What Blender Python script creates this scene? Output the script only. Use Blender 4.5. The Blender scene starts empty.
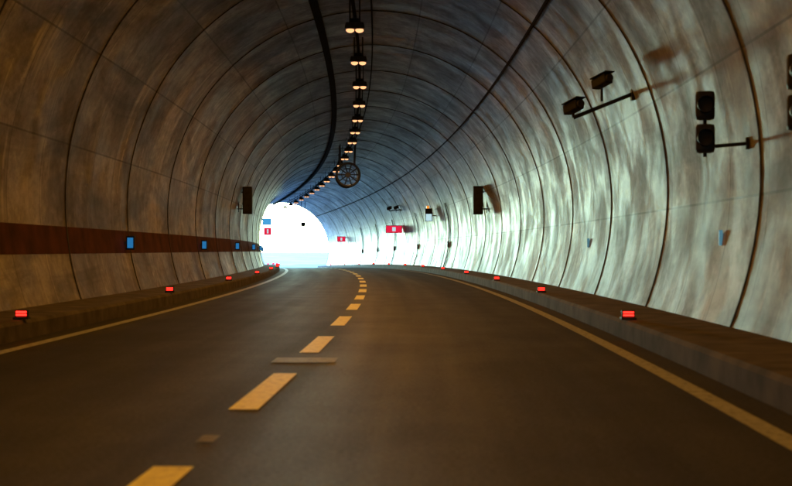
import bpy, bmesh, math, random
from mathutils import Matrix, Vector
random.seed(4)
S=bpy.context.scene
S.view_settings.view_transform='Standard'; S.view_settings.look='None'
S.view_settings.exposure=0; S.view_settings.gamma=1
F=1400.0; R=700.0; PH0=math.atan(58/F); UC=1.47; HC=1.17
S0,S1=-60.0,158.0
X0=-UC*math.cos(PH0); Y0=UC*math.sin(PH0)
def gz(s):
    if s<60: return 0.0
    if s<170: return -9e-5*(s-60)**2
    return -9e-5*110**2-0.0198*(s-170) if s<320 else -9e-5*110**2-0.0198*150
def frame(s):
    L=260.0
    e=max(0,s-L); c=min(s,L)
    ph=PH0-c/R
    x=X0+R*(math.cos(ph)-math.cos(PH0)); y=Y0+R*(math.sin(PH0)-math.sin(ph))
    x+=e*math.sin(ph); y+=e*math.cos(ph)
    return x,y,ph
def P(s,u,z):
    x,y,ph=frame(s)
    return Vector((x+u*math.cos(ph),y-u*math.sin(ph),z+gz(s)))
def FM(s,u,z):
    x,y,ph=frame(s)
    return Matrix.Translation(P(s,u,z))@Matrix.Rotation(-ph,4,'Z')

# ---------- materials
def nt(name):
    m=bpy.data.materials.new(name); m.use_nodes=True
    t=m.node_tree; return m,t,t.nodes['Principled BSDF']
def N(t,ty,**k):
    n=t.nodes.new(ty)
    for a,b in k.items(): setattr(n,a,b)
    return n
def simple(name,col,rough=0.6,metal=0.0,var=0.25,scale=9.0,spec=.5):
    m,t,b=nt(name)
    tc=N(t,'ShaderNodeTexCoord'); no=N(t,'ShaderNodeTexNoise'); no.inputs['Scale'].default_value=scale; no.inputs['Detail'].default_value=4
    t.links.new(tc.outputs['Object'],no.inputs['Vector'])
    r=N(t,'ShaderNodeValToRGB')
    r.color_ramp.elements[0].position=.3; r.color_ramp.elements[1].position=.7
    r.color_ramp.elements[0].color=(*[c*(1-var) for c in col],1); r.color_ramp.elements[1].color=(*[min(1,c*(1+var)) for c in col],1)
    t.links.new(no.outputs['Fac'],r.inputs['Fac']); t.links.new(r.outputs['Color'],b.inputs['Base Color'])
    b.inputs['Roughness'].default_value=rough; b.inputs['Metallic'].default_value=metal
    b.inputs['Specular IOR Level'].default_value=spec
    return m
def emis(name,col,st,samp=False):
    m,t,b=nt(name)
    b.inputs['Base Color'].default_value=(*[c*.3 for c in col],1)
    b.inputs['Emission Color'].default_value=(*col,1); b.inputs['Emission Strength'].default_value=st
    b.inputs['Roughness'].default_value=.3
    if not samp: m.cycles.emission_sampling='NONE'
    return m
def mathn(t,op,a,b=None,c=None):
    n=N(t,'ShaderNodeMath',operation=op)
    for i,v in enumerate((a,b,c)):
        if v is None: continue
        if isinstance(v,(int,float)): n.inputs[i].default_value=v
        else: t.links.new(v,n.inputs[i])
    return n.outputs[0]
def noise(t,src,sc,scale=1.0,detail=6,rough=.6,dist=0.0):
    mp=N(t,'ShaderNodeMapping'); mp.inputs['Scale'].default_value=sc
    t.links.new(src,mp.inputs['Vector'])
    n=N(t,'ShaderNodeTexNoise',noise_dimensions='2D'); n.inputs['Scale'].default_value=scale; n.inputs['Detail'].default_value=detail
    n.inputs['Roughness'].default_value=rough; n.inputs['Distortion'].default_value=dist
    t.links.new(mp.outputs[0],n.inputs['Vector']); return n.outputs['Fac']
def ramp(t,src,stops):
    r=N(t,'ShaderNodeValToRGB'); e=r.color_ramp.elements
    while len(e)<len(stops): e.new(.5)
    for i,(p,c) in enumerate(stops):
        e[i].position=p; e[i].color=(*c,1) if isinstance(c,tuple) else (c,c,c,1)
    t.links.new(src,r.inputs['Fac']); return r.outputs['Color']
def mixc(t,fac,a,b,mode='MIX'):
    n=N(t,'ShaderNodeMix',data_type='RGBA',blend_type=mode)
    if isinstance(fac,(int,float)): n.inputs[0].default_value=fac
    else: t.links.new(fac,n.inputs[0])
    for i,v in ((6,a),(7,b)):
        if isinstance(v,tuple): n.inputs[i].default_value=(*v,1)
        else: t.links.new(v,n.inputs[i])
    return n.outputs[2]
def wall_mat():
    m,t,b=nt('tunnel_concrete')
    uv=N(t,'ShaderNodeTexCoord').outputs['UV']
    big=noise(t,uv,(.30,.35,1),1,3,.6,.3)
    streak=noise(t,uv,(.9,.7,1),1,5,.62,.3)
    fine=noise(t,uv,(2.6,3.4,1),1.5,6,.74,.2)
    blot=noise(t,uv,(.7,1.0,1),1,6,.70,.5)
    v=mathn(t,'ADD',mathn(t,'MULTIPLY',big,.30),mathn(t,'MULTIPLY',streak,.14))
    v=mathn(t,'ADD',v,mathn(t,'MULTIPLY',fine,.24)); v=mathn(t,'ADD',v,mathn(t,'MULTIPLY',blot,.32))
    col=ramp(t,v,[(.38,(.085,.08,.075)),(.46,(.18,.173,.164)),(.53,(.28,.272,.262)),(.61,(.46,.452,.44))])
    run=noise(t,uv,(3.6,.22,1),1,3,.55,.2)
    lime=mathn(t,'MULTIPLY',ramp(t,run,[(.58,0.0),(.68,1.0)]),ramp(t,blot,[(.46,0.0),(.60,.6)]))
    col=mixc(t,lime,col,(.58,.575,.56))
    soot=ramp(t,noise(t,uv,(.22,.9,1),1,4,.65,.6),[(.46,1.0),(.66,.5)])
    col=mixc(t,1.0,col,soot,'MULTIPLY')
    br=N(t,'ShaderNodeTexBrick'); br.offset=0.0; br.squash=1.0
    br.inputs['Scale'].default_value=1; br.inputs['Brick Width'].default_value=2.0; br.inputs['Row Height'].default_value=1.75
    br.inputs['Mortar Size'].default_value=.022; br.inputs['Mortar Smooth'].default_value=.5
    br.inputs['Color1'].default_value=(.72,.72,.72,1); br.inputs['Color2'].default_value=(1.20,1.20,1.20,1); br.inputs['Mortar'].default_value=(.34,.33,.32,1)
    br.inputs['Bias'].default_value=0
    t.links.new(uv,br.inputs['Vector'])
    col=mixc(t,1.0,col,br.outputs['Color'],'MULTIPLY')
    sx=N(t,'ShaderNodeSeparateXYZ'); t.links.new(uv,sx.inputs[0])
    fl=mathn(t,'FLOOR',mathn(t,'DIVIDE',mathn(t,'SUBTRACT',sx.outputs[0],0.1),6.0))
    wn=N(t,'ShaderNodeTexWhiteNoise',noise_dimensions='1D'); t.links.new(fl,wn.inputs['W'])
    bay=ramp(t,wn.outputs['Value'],[(0,.75),(1,1.12)])
    col=mixc(t,1.0,col,bay,'MULTIPLY')
    t.links.new(col,b.inputs['Base Color'])
    rg=ramp(t,streak,[(.38,.56),(.62,.42)])
    t.links.new(rg,b.inputs['Roughness'])
    b.inputs['Specular IOR Level'].default_value=.45
    h=mathn(t,'ADD',mathn(t,'MULTIPLY',blot,.3),mathn(t,'MULTIPLY',fine,.35))
    bu=N(t,'ShaderNodeBump'); bu.inputs['Strength'].default_value=.22; bu.inputs['Distance'].default_value=.035
    t.links.new(h,bu.inputs['Height']); t.links.new(bu.outputs[0],b.inputs['Normal'])
    return m
def road_mat():
    m,t,b=nt('asphalt')
    uv=N(t,'ShaderNodeTexCoord').outputs['UV']
    tr=noise(t,uv,(.03,1.3,1),1,3,.5); mid=noise(t,uv,(.5,.9,1),1,4,.6); fine=noise(t,uv,(28,28,1),1,4,.8)
    v=mathn(t,'ADD',mathn(t,'MULTIPLY',tr,.35),mathn(t,'ADD',mathn(t,'MULTIPLY',mid,.2),mathn(t,'MULTIPLY',fine,.45)))
    col=ramp(t,v,[(.36,(.015,.0152,.0125)),(.5,(.030,.0305,.0255)),(.64,(.060,.060,.050))])
    t.links.new(col,b.inputs['Base Color'])
    t.links.new(ramp(t,v,[(.4,.74),(.65,.56)]),b.inputs['Roughness'])
    b.inputs['Specular IOR Level'].default_value=.25
    bu=N(t,'ShaderNodeBump'); bu.inputs['Strength'].default_value=.7; bu.inputs['Distance'].default_value=.01
    t.links.new(fine,bu.inputs['Height']); t.links.new(bu.outputs[0],b.inputs['Normal'])
    return m
def paint_mat(name,c,worn):
    m,t,b=nt(name)
    tc=N(t,'ShaderNodeTexCoord').outputs['UV']
    n=noise(t,tc,(6,14,1),1,6,.75)
    col=ramp(t,n,[(.30+worn-.1,tuple(x*.25 for x in c)),(.40+worn,tuple(x*.8 for x in c)),(.62+worn,c)])
    t.links.new(col,b.inputs['Base Color']); b.inputs['Roughness'].default_value=.6
    return m
M_wall=wall_mat(); M_road=road_mat()
M_dash=paint_mat('road_paint_yellow',(.97,.97,.40),-.04); M_edge=paint_mat('road_paint_edge',(.46,.50,.48),.08); M_fade=paint_mat('road_paint_faded',(.14,.13,.06),.1)
M_walk=simple('sidewalk_concrete',(.095,.086,.074),.85,0,.4,2.5,.2)
M_portal=simple('portal_concrete',(.35,.34,.32),.85,0,.2,1)
M_joint=simple('joint_rubber',(.045,.044,.042),.7,0,.4,5,.2)
M_stripe=simple('stripe_paint',(.068,.020,.013),.8,0,.45,2,.12)
M_metal=simple('galvanised_steel',(.10,.105,.11),.5,.5,.2)
M_dark=simple('black_housing',(.015,.016,.018),.5,0,.3,spec=.3)
M_tray=simple('tray_rubber',(.012,.012,.012),.9,0,.3,spec=.1)
M_grey=simple('grey_housing',(.10,.105,.11),.45,.2,.2)
M_lens=emis('lamp_glass',(1,.44,.19),1.7)
M_red=emis('red_led',(1,.02,.012),5,True)
M_redsign=emis('red_sign_face',(1,.02,.08),.75)
M_blue=emis('blue_sign_face',(.03,.30,.75),.5)
M_cyan=emis('cyan_sign_face',(.08,.5,1),.7)
M_whitesign=emis('white_sign_face',(.6,.9,1),.8)
M_orange=emis('amber_lamp',(1,.3,.03),1.0)
M_refl_glow=emis('blue_reflector_glow',(.20,.55,.75),.3)  # not a lamp: faint emission paints in the reflector's pale blue shine
M_ground=simple('dry_ground',(.36,.36,.31),.9,0,.3,.1)
M_grass=simple('grass',(.07,.10,.04),.9,0,.4,.4)
M_bark=simple('bark',(.10,.07,.05),.9,0,.4,4)
M_leaf=simple('leaves',(.10,.12,.06),.7,0,.4,.8)

# ---------- geometry helpers
def link(o): S.collection.objects.link(o); return o
def mesh_obj(name,verts,faces,mat,uvs=None,smooth=False):
    me=bpy.data.meshes.new(name); me.from_pydata(verts,[],faces)
    if uvs:
        l=me.uv_layers.new(name='UVMap')
        for lp in me.loops: l.data[lp.index].uv=uvs[lp.vertex_index]
    if smooth:
        for p in me.polygons: p.use_smooth=True
    me.materials.append(mat); me.update()
    return link(bpy.data.objects.new(name,me))
def sweep(name,prof,a,b,step,mat,closed=False,smooth=False,flip=False,caps=False):
    n=max(1,int(math.ceil((b-a)/step))); np_=len(prof)
    arc=[0]
    for i in range(1,np_): arc.append(arc[-1]+math.dist(prof[i],prof[i-1]))
    V=[];U=[];Fc=[]
    for i in range(n+1):
        s=a+(b-a)*i/n
        for j,(u,z) in enumerate(prof): V.append(P(s,u,z)); U.append((s,arc[j]))
    m=np_ if closed else np_-1
    for i in range(n):
        for j in range(m):
            k=(j+1)%np_
            f=(i*np_+j,i*np_+k,(i+1)*np_+k,(i+1)*np_+j)
            Fc.append(f[::-1] if flip else f)
    if caps and closed:
        Fc.append(tuple(range(np_))[::-1]); Fc.append(tuple(n*np_+j for j in range(np_)))
    return mesh_obj(name,V,Fc,mat,U,smooth)
def empty(name,s,u,z,rot=None):
    e=bpy.data.objects.new(name,None); e.empty_display_size=.2
    e.matrix_world=FM(s,u,z)@(rot if rot else Matrix.Identity(4)); return link(e)
def part(par,name,bm,mat,M,smooth=False,bevel=0):
    if bevel: bmesh.ops.bevel(bm,geom=bm.edges[:],offset=bevel,segments=2,affect='EDGES',profile=.6)
    me=bpy.data.meshes.new(name); bm.to_mesh(me); bm.free(); me.materials.append(mat)
    if smooth:
        for p in me.polygons: p.use_smooth=True
    o=bpy.data.objects.new(name,me); o.parent=par; o.matrix_local=M; return link(o)
def TR(loc,rot=(0,0,0)):
    return Matrix.Translation(loc)@Matrix.Rotation(rot[2],4,'Z')@Matrix.Rotation(rot[1],4,'Y')@Matrix.Rotation(rot[0],4,'X')
def box(par,name,size,loc,mat,rot=(0,0,0),bevel=.006,taper=1.0):
    bm=bmesh.new(); bmesh.ops.create_cube(bm,size=1)
    for v in bm.verts:
        k=taper if v.co.z<0 else 1
        v.co=Vector((v.co.x*size[0]*k,v.co.y*size[1]*k,v.co.z*size[2]))
    return part(par,name,bm,mat,TR(loc,rot),bevel=min(bevel,min(size)*.3))
def cyl(par,name,r,d,loc,mat,rot=(0,0,0),r2=None,seg=24,caps=True):
    bm=bmesh.new(); bmesh.ops.create_cone(bm,cap_ends=caps,segments=seg,radius1=r,radius2=r if r2 is None else r2,depth=d)
    return part(par,name,bm,mat,TR(loc,rot))
def rod(par,name,a,b,r,mat):
    a=Vector(a);b=Vector(b);d=b-a
    bm=bmesh.new(); bmesh.ops.create_cone(bm,cap_ends=True,segments=12,radius1=r,radius2=r,depth=d.length)
    return part(par,name,bm,mat,Matrix.Translation((a+b)/2)@d.to_track_quat('Z','Y').to_matrix().to_4x4(),smooth=False)
def ring(par,name,R0,r,loc,mat,rot=(0,0,0)):
    bm=bmesh.new(); A,B=40,10; vs=[]
    for i in range(A):
        a=2*math.pi*i/A
        vs.append([bm.verts.new(((R0+r*math.cos(2*math.pi*j/B))*math.cos(a),(R0+r*math.cos(2*math.pi*j/B))*math.sin(a),r*math.sin(2*math.pi*j/B))) for j in range(B)])
    for i in range(A):
        for j in range(B):
            bm.faces.new((vs[i][j],vs[(i+1)%A][j],vs[(i+1)%A][(j+1)%B],vs[i][(j+1)%B]))
    return part(par,name,bm,mat,TR(loc,rot),smooth=True)
def dome(par,name,rx,ry,rz,loc,mat):
    bm=bmesh.new(); bmesh.ops.create_uvsphere(bm,u_segments=20,v_segments=12,radius=1)
    for v in bm.verts: v.co=Vector((v.co.x*rx,v.co.y*ry,v.co.z*rz))
    return part(par,name,bm,mat,TR(loc),smooth=True)

RT,ZC=5.25,2.1
def uw(z): return math.sqrt(RT*RT-(z-ZC)**2)
def circ(a,r=RT): return (r*math.cos(a),ZC+r*math.sin(a))
A0=math.asin((.12-ZC)/RT)
prof=[circ(A0+(math.pi-2*A0)*i/72) for i in range(73)]
sweep('tunnel_lining',prof,S0,S1,2.0,M_wall,smooth=True,flip=False)
# ring joints (slightly skewed pours)
V=[];Fc=[]
s=24.1-6*13
while s<S1-3:
    w=.030; n=60
    base=len(V)
    for i in range(n+1):
        a=math.asin((.26-ZC)/RT); a=a+(math.pi-2*a)*i/n
        wob=.02*math.sin(a*5+s)+.012*math.sin(a*13+2*s)-1.7*math.cos(a)
        for (ds,rr) in ((-w,RT+.01),(-w*.7,RT-.016),(w*.7,RT-.016),(w,RT+.01)):
            u,z=circ(a,rr); V.append(P(s+ds+wob,u,z))
    for i in range(n):
        for j in range(3):
            k=base+i*4+j; Fc.append((k,k+1,k+5,k+4))
    s+=6
mesh_obj('expansion_joints',V,Fc,M_joint)
# stripe left wall
pr=[]
for i in range(9):
    z=1.10+.5*i/8; a=math.pi-math.asin((z-ZC)/(RT-.006)); pr.append(circ(a,RT-.006))
sweep('wall_stripe',pr,S0,S1,2.0,M_stripe,smooth=True)
# road
KU=3.93
sweep('road',[(-KU-.05,0),(-2,0),(0,0),(2,0),(KU+.05,0)],S0,S1+700,2.0,M_road,flip=True)
sweep('sidewalk',[(KU,-.05),(KU+.01,.2),(KU+.04,.245),(KU+.10,.25),(KU+.17,.252),(uw(.25)+.1,.265)],S0,S1,2,M_walk,flip=True)
sweep('sidewalk',[(-KU,-.05),(-KU-.01,.2),(-KU-.04,.245),(-KU-.10,.25),(-KU-.17,.252),(-uw(.25)-.1,.265)],S0,S1,2,M_walk)
# markings
def sheet(name,lst,mat,z=.004):
    V=[];Fc=[];U=[]
    for (a,b,u0,u1) in lst:
        n=max(1,int((b-a)/1.5))
        for i in range(n+1):
            s=a+(b-a)*i/n
            V+= [P(s,u0,z),P(s,u1,z)]; U+=[(s,u0),(s,u1)]
            if i: k=len(V); Fc.append((k-4,k-3,k-1,k-2))
    return mesh_obj(name,V,Fc,mat,U)
sheet('centre_line',[(4.5+5.7*k,7.5+5.7*k,-.11,.11) for k in range(-8,45)],M_dash)
sheet('edge_line',[(S0,S1+300,3.48,3.65)],M_edge)
sheet('edge_line',[(S0,S1+300,-3.60,-3.43)],M_edge)
sheet('faded_marking',[(14.45,15.1,-.28,.38),(8.45,8.75,-.05,.06)],M_fade,.007)

# cable tray + cables on ceiling
def trayp(off,w,h,gap):
    a=math.acos(off/RT); o=[]
    for (du,dr) in ((-w/2,-gap),(w/2,-gap),(w/2,-gap-h),(-w/2,-gap-h)):
        r=RT+dr; c=math.cos(a); sn=math.sin(a)
        o.append((r*c+du*sn, ZC+r*sn-du*c))
    return o
sweep('cable_tray',trayp(-1.12,.20,.14,.05),S0,S1,2,M_tray,closed=True,caps=True)
sweep('ceiling_cable',trayp(3.7,.055,.05,.01),S0,S1,2,M_tray,closed=True,caps=True)
sweep('ceiling_cable',trayp(.28,.04,.04,.01),S0,S1,2,M_tray,closed=True,caps=True)
sweep('lamp_rail',[(-.16,6.93),(-.08,6.93),(-.08,6.87),(-.16,6.87)],S0,S1,2,M_tray,closed=True,caps=True)
# cable drops running down the right wall (far section)
for s in (74.5,92.0,107.5,119.5,131.0):
    e=empty('cable_conduit',s,0,0)
    zs=[.27,.9,1.6,2.3,3.0,3.7]
    for i in range(5):
        rod(e,'pipe_%d'%(i+1),(uw(zs[i])-.035,0,zs[i]),(uw(zs[i+1])-.035,0,zs[i+1]),.028,M_tray)
    box(e,'junction_box',(.12,.26,.34),(uw(1.5)-.07,0,1.5),M_grey)

# ceiling lamps
def lamp(s,power):
    e=empty('ceiling_lamp',s,-.12,6.55)
    rod(e,'hanger_left',(-.12,0,.1),(-.12,0,.74),.018,M_dark)
    rod(e,'hanger_right',(.12,0,.1),(.12,0,.74),.018,M_dark)
    box(e,'housing',(.44,.42,.16),(0,0,.09),M_grey,bevel=.03,taper=1.15)
    box(e,'ballast_box',(.2,.3,.12),(0,0,.21),M_dark)
    dome(e,'glass_left',.10,.16,.062,(-.115,0,.0),M_lens)
    dome(e,'glass_right',.10,.16,.062,(.115,0,.0),M_lens)
    if power:
        l=bpy.data.lights.new('lamp_light','AREA'); l.shape='RECTANGLE'; l.size=.4; l.size_y=.25
        l.energy=power; l.color=(1,.39,.045) if s<60 else (1,.50,.16)
        lo=bpy.data.objects.new('bulb',l); lo.parent=e; lo.matrix_local=TR((0,0,-.1)); link(lo)
k=-8
while 34.2+6.0*k<S1-3:
    s=34.2+6.0*k
    lamp(s,108 if s<24 else 135 if s<60 else 120 if s<100 else 0); k+=1

# jet fan
e=empty('jet_fan',79,-.05,5.45)
cyl(e,'casing',.62,2.2,(0,1.2,0),M_dark,(math.pi/2,0,0),seg=40,caps=False)
ring(e,'inlet_ring',.65,.07,(0,.06,0),M_dark,(math.pi/2,0,0))
ring(e,'guard_ring',.36,.018,(0,.02,0),M_dark,(math.pi/2,0,0))
ring(e,'outlet_ring',.63,.04,(0,2.3,0),M_grey,(math.pi/2,0,0))
cyl(e,'hub',.15,.7,(0,.4,0),M_dark,(math.pi/2,0,0))
for i in range(10):
    a=2*math.pi*i/10
    rod(e,'spoke_%d'%(i+1),(.13*math.cos(a),.02,.13*math.sin(a)),(.64*math.cos(a),.02,.64*math.sin(a)),.034,M_dark)
for i,(x,y) in enumerate(((-.4,.4),(.4,.4),(-.4,1.9),(.4,1.9))):
    rod(e,'bracket_%d'%(i+1),(x,y,.45),(x*1.1,y,1.78),.03,M_metal)

# kerb LED studs
def stud(s,side):
    e=empty('kerb_light',s,side*(KU+.07),.262)
    box(e,'base',(.20,.14,.03),(0,0,.01),M_dark)
    box(e,'body',(.17,.08,.10),(0,.02,.07),M_dark,bevel=.015)
    box(e,'led_row_upper',(.14,.012,.022),(0,-.026,.09),M_red,bevel=.004)
    box(e,'led_row_lower',(.14,.012,.022),(0,-.026,.052),M_red,bevel=.004)
for n in range(-1,12):
    for sd in (-1,1): stud(18.4+11.7*n,sd)
for s in (18.2,31.2,44.6,57.6,70.8,84,97):
    e=empty('blue_marker_light',s,-uw(1.35)+.14,1.33)
    box(e,'frame',(.19,.07,.31),(0,.03,0),M_dark)
    box(e,'face',(.13,.02,.23),(0,-.015,0),M_blue)
    box(e,'arm',(.2,.04,.06),(-.12,.05,0),M_metal)
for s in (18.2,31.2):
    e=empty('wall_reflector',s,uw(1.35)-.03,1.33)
    box(e,'bracket',(.06,.02,.12),(.015,.015,0),M_refl_glow)  # bracket and face both carry the painted-in glow
    box(e,'face',(.05,.012,.20),(0,-.01,0),M_refl_glow)

def panel(s,side,z):
    e=empty('tunnel_loudspeaker',s,side*(uw(z)-.36),z)
    box(e,'cabinet',(.40,.5,1.15),(0,0,0),M_dark,bevel=.03)
    box(e,'grille',(.32,.03,1.02),(0,-.26,0),M_joint)
    rod(e,'arm_upper',(0,.1,.35),(side*.5,.1,.35),.025,M_metal)
    rod(e,'arm_lower',(0,.1,-.35),(side*.5,.1,-.35),.025,M_metal)
    box(e,'wall_plate',(.04,.2,1.0),(side*.38,.1,0),M_grey)
panel(59.5,-1,3.27); panel(57,1,3.2)

def signal(s,u,z,n=2,scale=1.0):
    e=empty('traffic_signal',s,u,z,Matrix.Rotation(math.radians(-8),4,'Z'))
    for i in range(n):
        zz=(n-1)*.2-.4*i
        box(e,'head_%d'%(i+1),(.23,.16,.35),(0,0,zz),M_dark,bevel=.06)
        cyl(e,'lens_%d'%(i+1),.085,.02,(0,-.085,zz),M_joint,(math.pi/2,0,0))
        cyl(e,'visor_%d'%(i+1),.10,.16,(0,-.15,zz),M_dark,(math.pi/2,0,0),caps=False)
        cyl(e,'rear_cap_%d'%(i+1),.09,.06,(0,.1,zz),M_dark,(math.pi/2,0,0),r2=.06)
    rod(e,'mast',(.0,.03,-.42),(.0,.03,.3),.022,M_dark)
    L=uw(z-.26)-u
    rod(e,'arm',(.0,.03,-.30),(L,.05,-.26),.022,M_dark)
    box(e,'wall_plate',(.03,.12,.14),(L-.02,.05,-.26),M_dark)
signal(17,4.72,2.72); signal(13.8,4.99,2.72)

def cctv(s,u1,z1,u2,z2,uwall,zwall):
    e=empty('security_camera',s,uwall,zwall)
    box(e,'wall_plate',(.06,.18,.22),(.0,0,0),M_dark)
    rod(e,'boom',(0,0,0),(u2-uwall-.0,0,z2-zwall-.14),.034,M_dark)
    for i,(u,z) in enumerate(((u1,z1),(u2,z2))):
        x=u-uwall; y=z-zwall
        r=(math.radians(-12),0,math.radians(28))
        rod(e,'post_%d'%(i+1),(x+.0,0,y-.3 if i==0 else y-.14),(x,0,y),.022,M_dark)
        box(e,'body_%d'%(i+1),(.17,.40,.17),(x,0,y+.04),M_dark,r,bevel=.025)
        box(e,'sunshield_%d'%(i+1),(.20,.46,.02),(x,-.02,y+.145),M_dark,r)
        cyl(e,'lens_%d'%(i+1),.065,.05,(x+.10,-.20,y+.08),M_joint,(math.pi/2,0,math.radians(28)))
cctv(24,4.42,4.02,3.93,3.58,uw(3.85),3.85)
cctv(100,4.5,4.3,4.0,4.25,uw(4.2),4.2)

def sign(name,s,u,z,w,h,face,side,strip=True):
    e=empty(name,s,u,z)
    box(e,'cabinet',(w+.06,.16,h+.06),(0,.1,0),M_dark)
    box(e,'face',(w,.02,h),(0,.01,0),face)
    if strip: box(e,'pictogram',(w*.22,.012,h*.6),(0,-.008,0),M_whitesign)
    rod(e,'arm',(0,.1,h*.3),(side*(uw(z)-abs(u)),.1,h*.3),.03,M_metal)
sign('emergency_exit_sign',102,4.55,2.85,1.15,.5,M_redsign,1)
sign('emergency_exit_sign',143,4.6,2.9,.8,.5,M_redsign,1)
sign('emergency_exit_sign',112,-4.45,2.9,.55,.55,M_redsign,-1)
sign('direction_sign',108,-4.6,3.55,.65,.45,M_cyan,-1,False)
e=empty('sos_sign',81,uw(3.2)-.42,3.2)
box(e,'cabinet',(.42,.3,.75),(0,.1,.05),M_dark,bevel=.03)
box(e,'sos_face',(.34,.02,.4),(-.0,-.06,-.1),M_whitesign)
box(e,'amber_beacon',(.14,.12,.16),(-.05,0,.50),M_orange)
rod(e,'arm',(0,.1,0),(.42,.1,0),.03,M_metal)
e=empty('lane_signal',150,1.4,4.65)
box(e,'cabinet',(.5,.2,.5),(0,0,0),M_grey,bevel=.03)
box(e,'display',(.42,.02,.42),(0,-.11,0),M_joint)
rod(e,'hanger_left',(-.2,0,.25),(-.2,0,2.45),.03,M_dark); rod(e,'hanger_right',(.2,0,.25),(.2,0,2.4),.03,M_dark)

# ---------- outside
V=[];Fc=[];n=72
for i in range(n+1):
    a=A0+(math.pi-2*A0)*i/n
    ui,zi=circ(a)
    c,sn=math.cos(a),math.sin(a)
    k=min(11/abs(c) if abs(c)>1e-6 else 1e9,(7.6/sn if sn>0 else 1e9))
    uo,zo=k*c,ZC+k*sn; zo=max(zo,-2); 
    if sn<0: zo=zi; uo=11*(1 if c>0 else -1)
    for (s,u,z) in ((S1,ui,zi),(S1+.6,ui,zi),(S1+.6,uo,zo),(S1,uo,zo)): V.append(P(s,u,z))
for i in range(n):
    for j in range(4):
        b=i*4; Fc.append((b+j,b+(j+1)%4,b+4+(j+1)%4,b+4+j))
mesh_obj('portal_wall',V,Fc,M_portal)
def hgt(s,u):
    au=abs(u); h=-.03
    if au>4.6:
        h+= min(au-4.6,30)*.05
        h+=.35*(math.sin(s*.07+u*.11)+.5*math.sin(s*.23+u*.31))*min(1,(au-4.6)/10)
    return h
us=[-700,-400,-250,-150,-100,-70,-50,-36,-27,-20,-15,-11,-8,-6,-4.6,4.6,6,8,11,15,20,27,36,50,70,100,150,250,400,900]
V=[];Fc=[]
ss=[S1+.6+3*i for i in range(60)]+[S1+200+40*i for i in range(50)]
for s in ss:
    for u in us:
        V.append(P(s,u,hgt(s,u)-.02))
m=len(us)
for i in range(len(ss)-1):
    for j in range(m-1): Fc.append((i*m+j,i*m+j+1,(i+1)*m+j+1,(i+1)*m+j))
mesh_obj('ground',V,Fc,M_ground,smooth=True)
V=[];Fc=[]; ss=[S0+ (S1+.3-S0)*i/30 for i in range(31)]
us2=[-300,-150,-80,-40,-20,-11,0,11,20,40,80,150,300]
for s in ss:
    for u in us2:
        d=S1-s
        V.append(P(s,u,9.6+min(60,d*.5)+ (abs(u)>15)*abs(u)*.1+1.5*math.sin(u*.1+s*.2)*(d>3)))
m=len(us2)
for i in range(30):
    for j in range(m-1): Fc.append((i*m+j,i*m+j+1,(i+1)*m+j+1,(i+1)*m+j))
mesh_obj('mountain',V,Fc,M_grass)
def leafmesh(seed):
    rnd=random.Random(seed); V=[];Fc=[]
    for c in range(26):
        a=rnd.uniform(0,6.28); rr=rnd.uniform(.2,2.0); cz=rnd.uniform(2.2,6.2); rr*=1-abs(cz-3.8)/4.5
        cx,cy=rr*math.cos(a),rr*math.sin(a); cr=rnd.uniform(.45,.95)
        for k in range(70):
            d=Vector((rnd.gauss(0,1),rnd.gauss(0,1),rnd.gauss(0,.8))); d=d.normalized()*cr*rnd.uniform(.5,1.05)
            p=Vector((cx,cy,cz))+d
            x=Vector((rnd.gauss(0,1),rnd.gauss(0,1),rnd.gauss(0,1))).normalized(); y=x.cross(d).normalized()
            q=rnd.uniform(.06,.12); b=len(V)
            V+=[p-x*q,p-y*q*.6,p+x*q,p+y*q*.6]; Fc.append((b,b+1,b+2,b+3))
    me=bpy.data.meshes.new('crown'); me.from_pydata(V,[],Fc); me.materials.append(M_leaf); return me
LM=[leafmesh(i) for i in range(3)]
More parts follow.
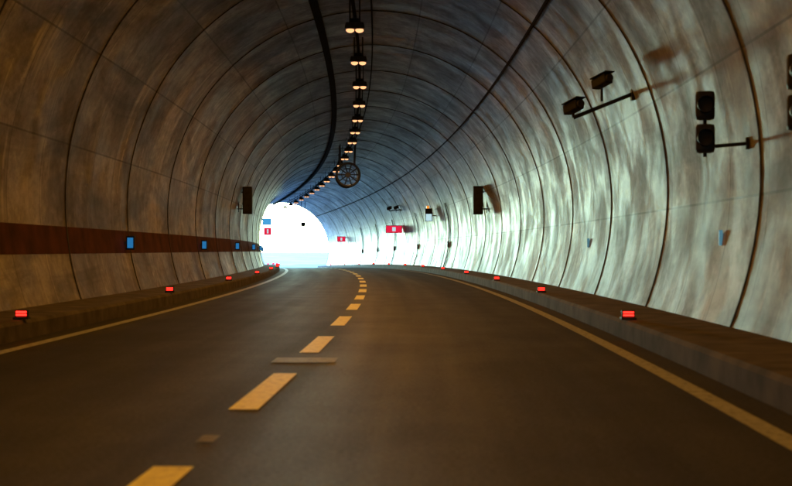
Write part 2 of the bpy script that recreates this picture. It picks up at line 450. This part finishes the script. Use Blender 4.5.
def tree(s,u,sc,i):
    e=bpy.data.objects.new('broadleaf_tree',None); link(e)
    e.matrix_world=FM(s,u,hgt(s,u)-.1)@Matrix.Rotation(i*1.3,4,'Z')@Matrix.Scale(sc,4)
    cyl(e,'trunk',.12,3.4,(0,0,1.6),M_bark,r2=.06,seg=10)
    for j in range(5):
        a=j*1.26; rod(e,'limb_%d'%(j+1),(0,0,1.8+.25*j),(1.2*math.cos(a),1.2*math.sin(a),3.4+.4*j),.03,M_bark)
    o=bpy.data.objects.new('crown',LM[i%3]); o.parent=e; link(o)
for i,(s,u,sc) in enumerate([(190,26,1.1),(214,32,1.2),(200,-13,.9),(225,-12,.9)]):
    tree(s,u,sc,i)

# ---------- light
W=bpy.data.worlds.new('World'); S.world=W; W.use_nodes=True
t=W.node_tree; bg=t.nodes['Background']
sky=N(t,'ShaderNodeTexSky',sky_type='NISHITA'); sky.sun_disc=False
x,y,phx=frame(S1)
SUN_EL=math.radians(5); head=phx+math.radians(-1)
d=Vector((math.sin(head)*math.cos(SUN_EL),math.cos(head)*math.cos(SUN_EL),math.sin(SUN_EL)))
sky.sun_elevation=SUN_EL; sky.sun_rotation=head
mx=N(t,'ShaderNodeMix',data_type='RGBA',blend_type='MULTIPLY'); mx.inputs[0].default_value=1; mx.inputs[7].default_value=(.28,.76,2.3,1)
t.links.new(sky.outputs[0],mx.inputs[6]); t.links.new(mx.outputs[2],bg.inputs[0]); bg.inputs[1].default_value=2.4
sl=bpy.data.lights.new('sun','SUN'); sl.energy=5.4; sl.angle=math.radians(22); sl.color=(.40,.80,1)
so=link(bpy.data.objects.new('sun',sl)); so.rotation_euler=d.to_track_quat('Z','Y').to_euler()
pl=bpy.data.lights.new('sky_portal','AREA'); pl.shape='RECTANGLE'; pl.size=10.6; pl.size_y=7.6; pl.cycles.is_portal=True
po=link(bpy.data.objects.new('sky_portal',pl))
po.matrix_world=FM(S1+.7,0,3.6)@Matrix.Rotation(-math.pi/2,4,'X')
cam=bpy.data.cameras.new('camera'); co=link(bpy.data.objects.new('camera',cam)); S.camera=co
cam.sensor_width=36; cam.lens=36*F/792; cam.clip_end=5000; cam.clip_start=.05
co.location=(0,0,HC); co.rotation_euler=(math.pi/2+math.atan(7/F),0,0)
cam.dof.use_dof=True; cam.dof.focus_distance=60; cam.dof.aperture_fstop=2.6
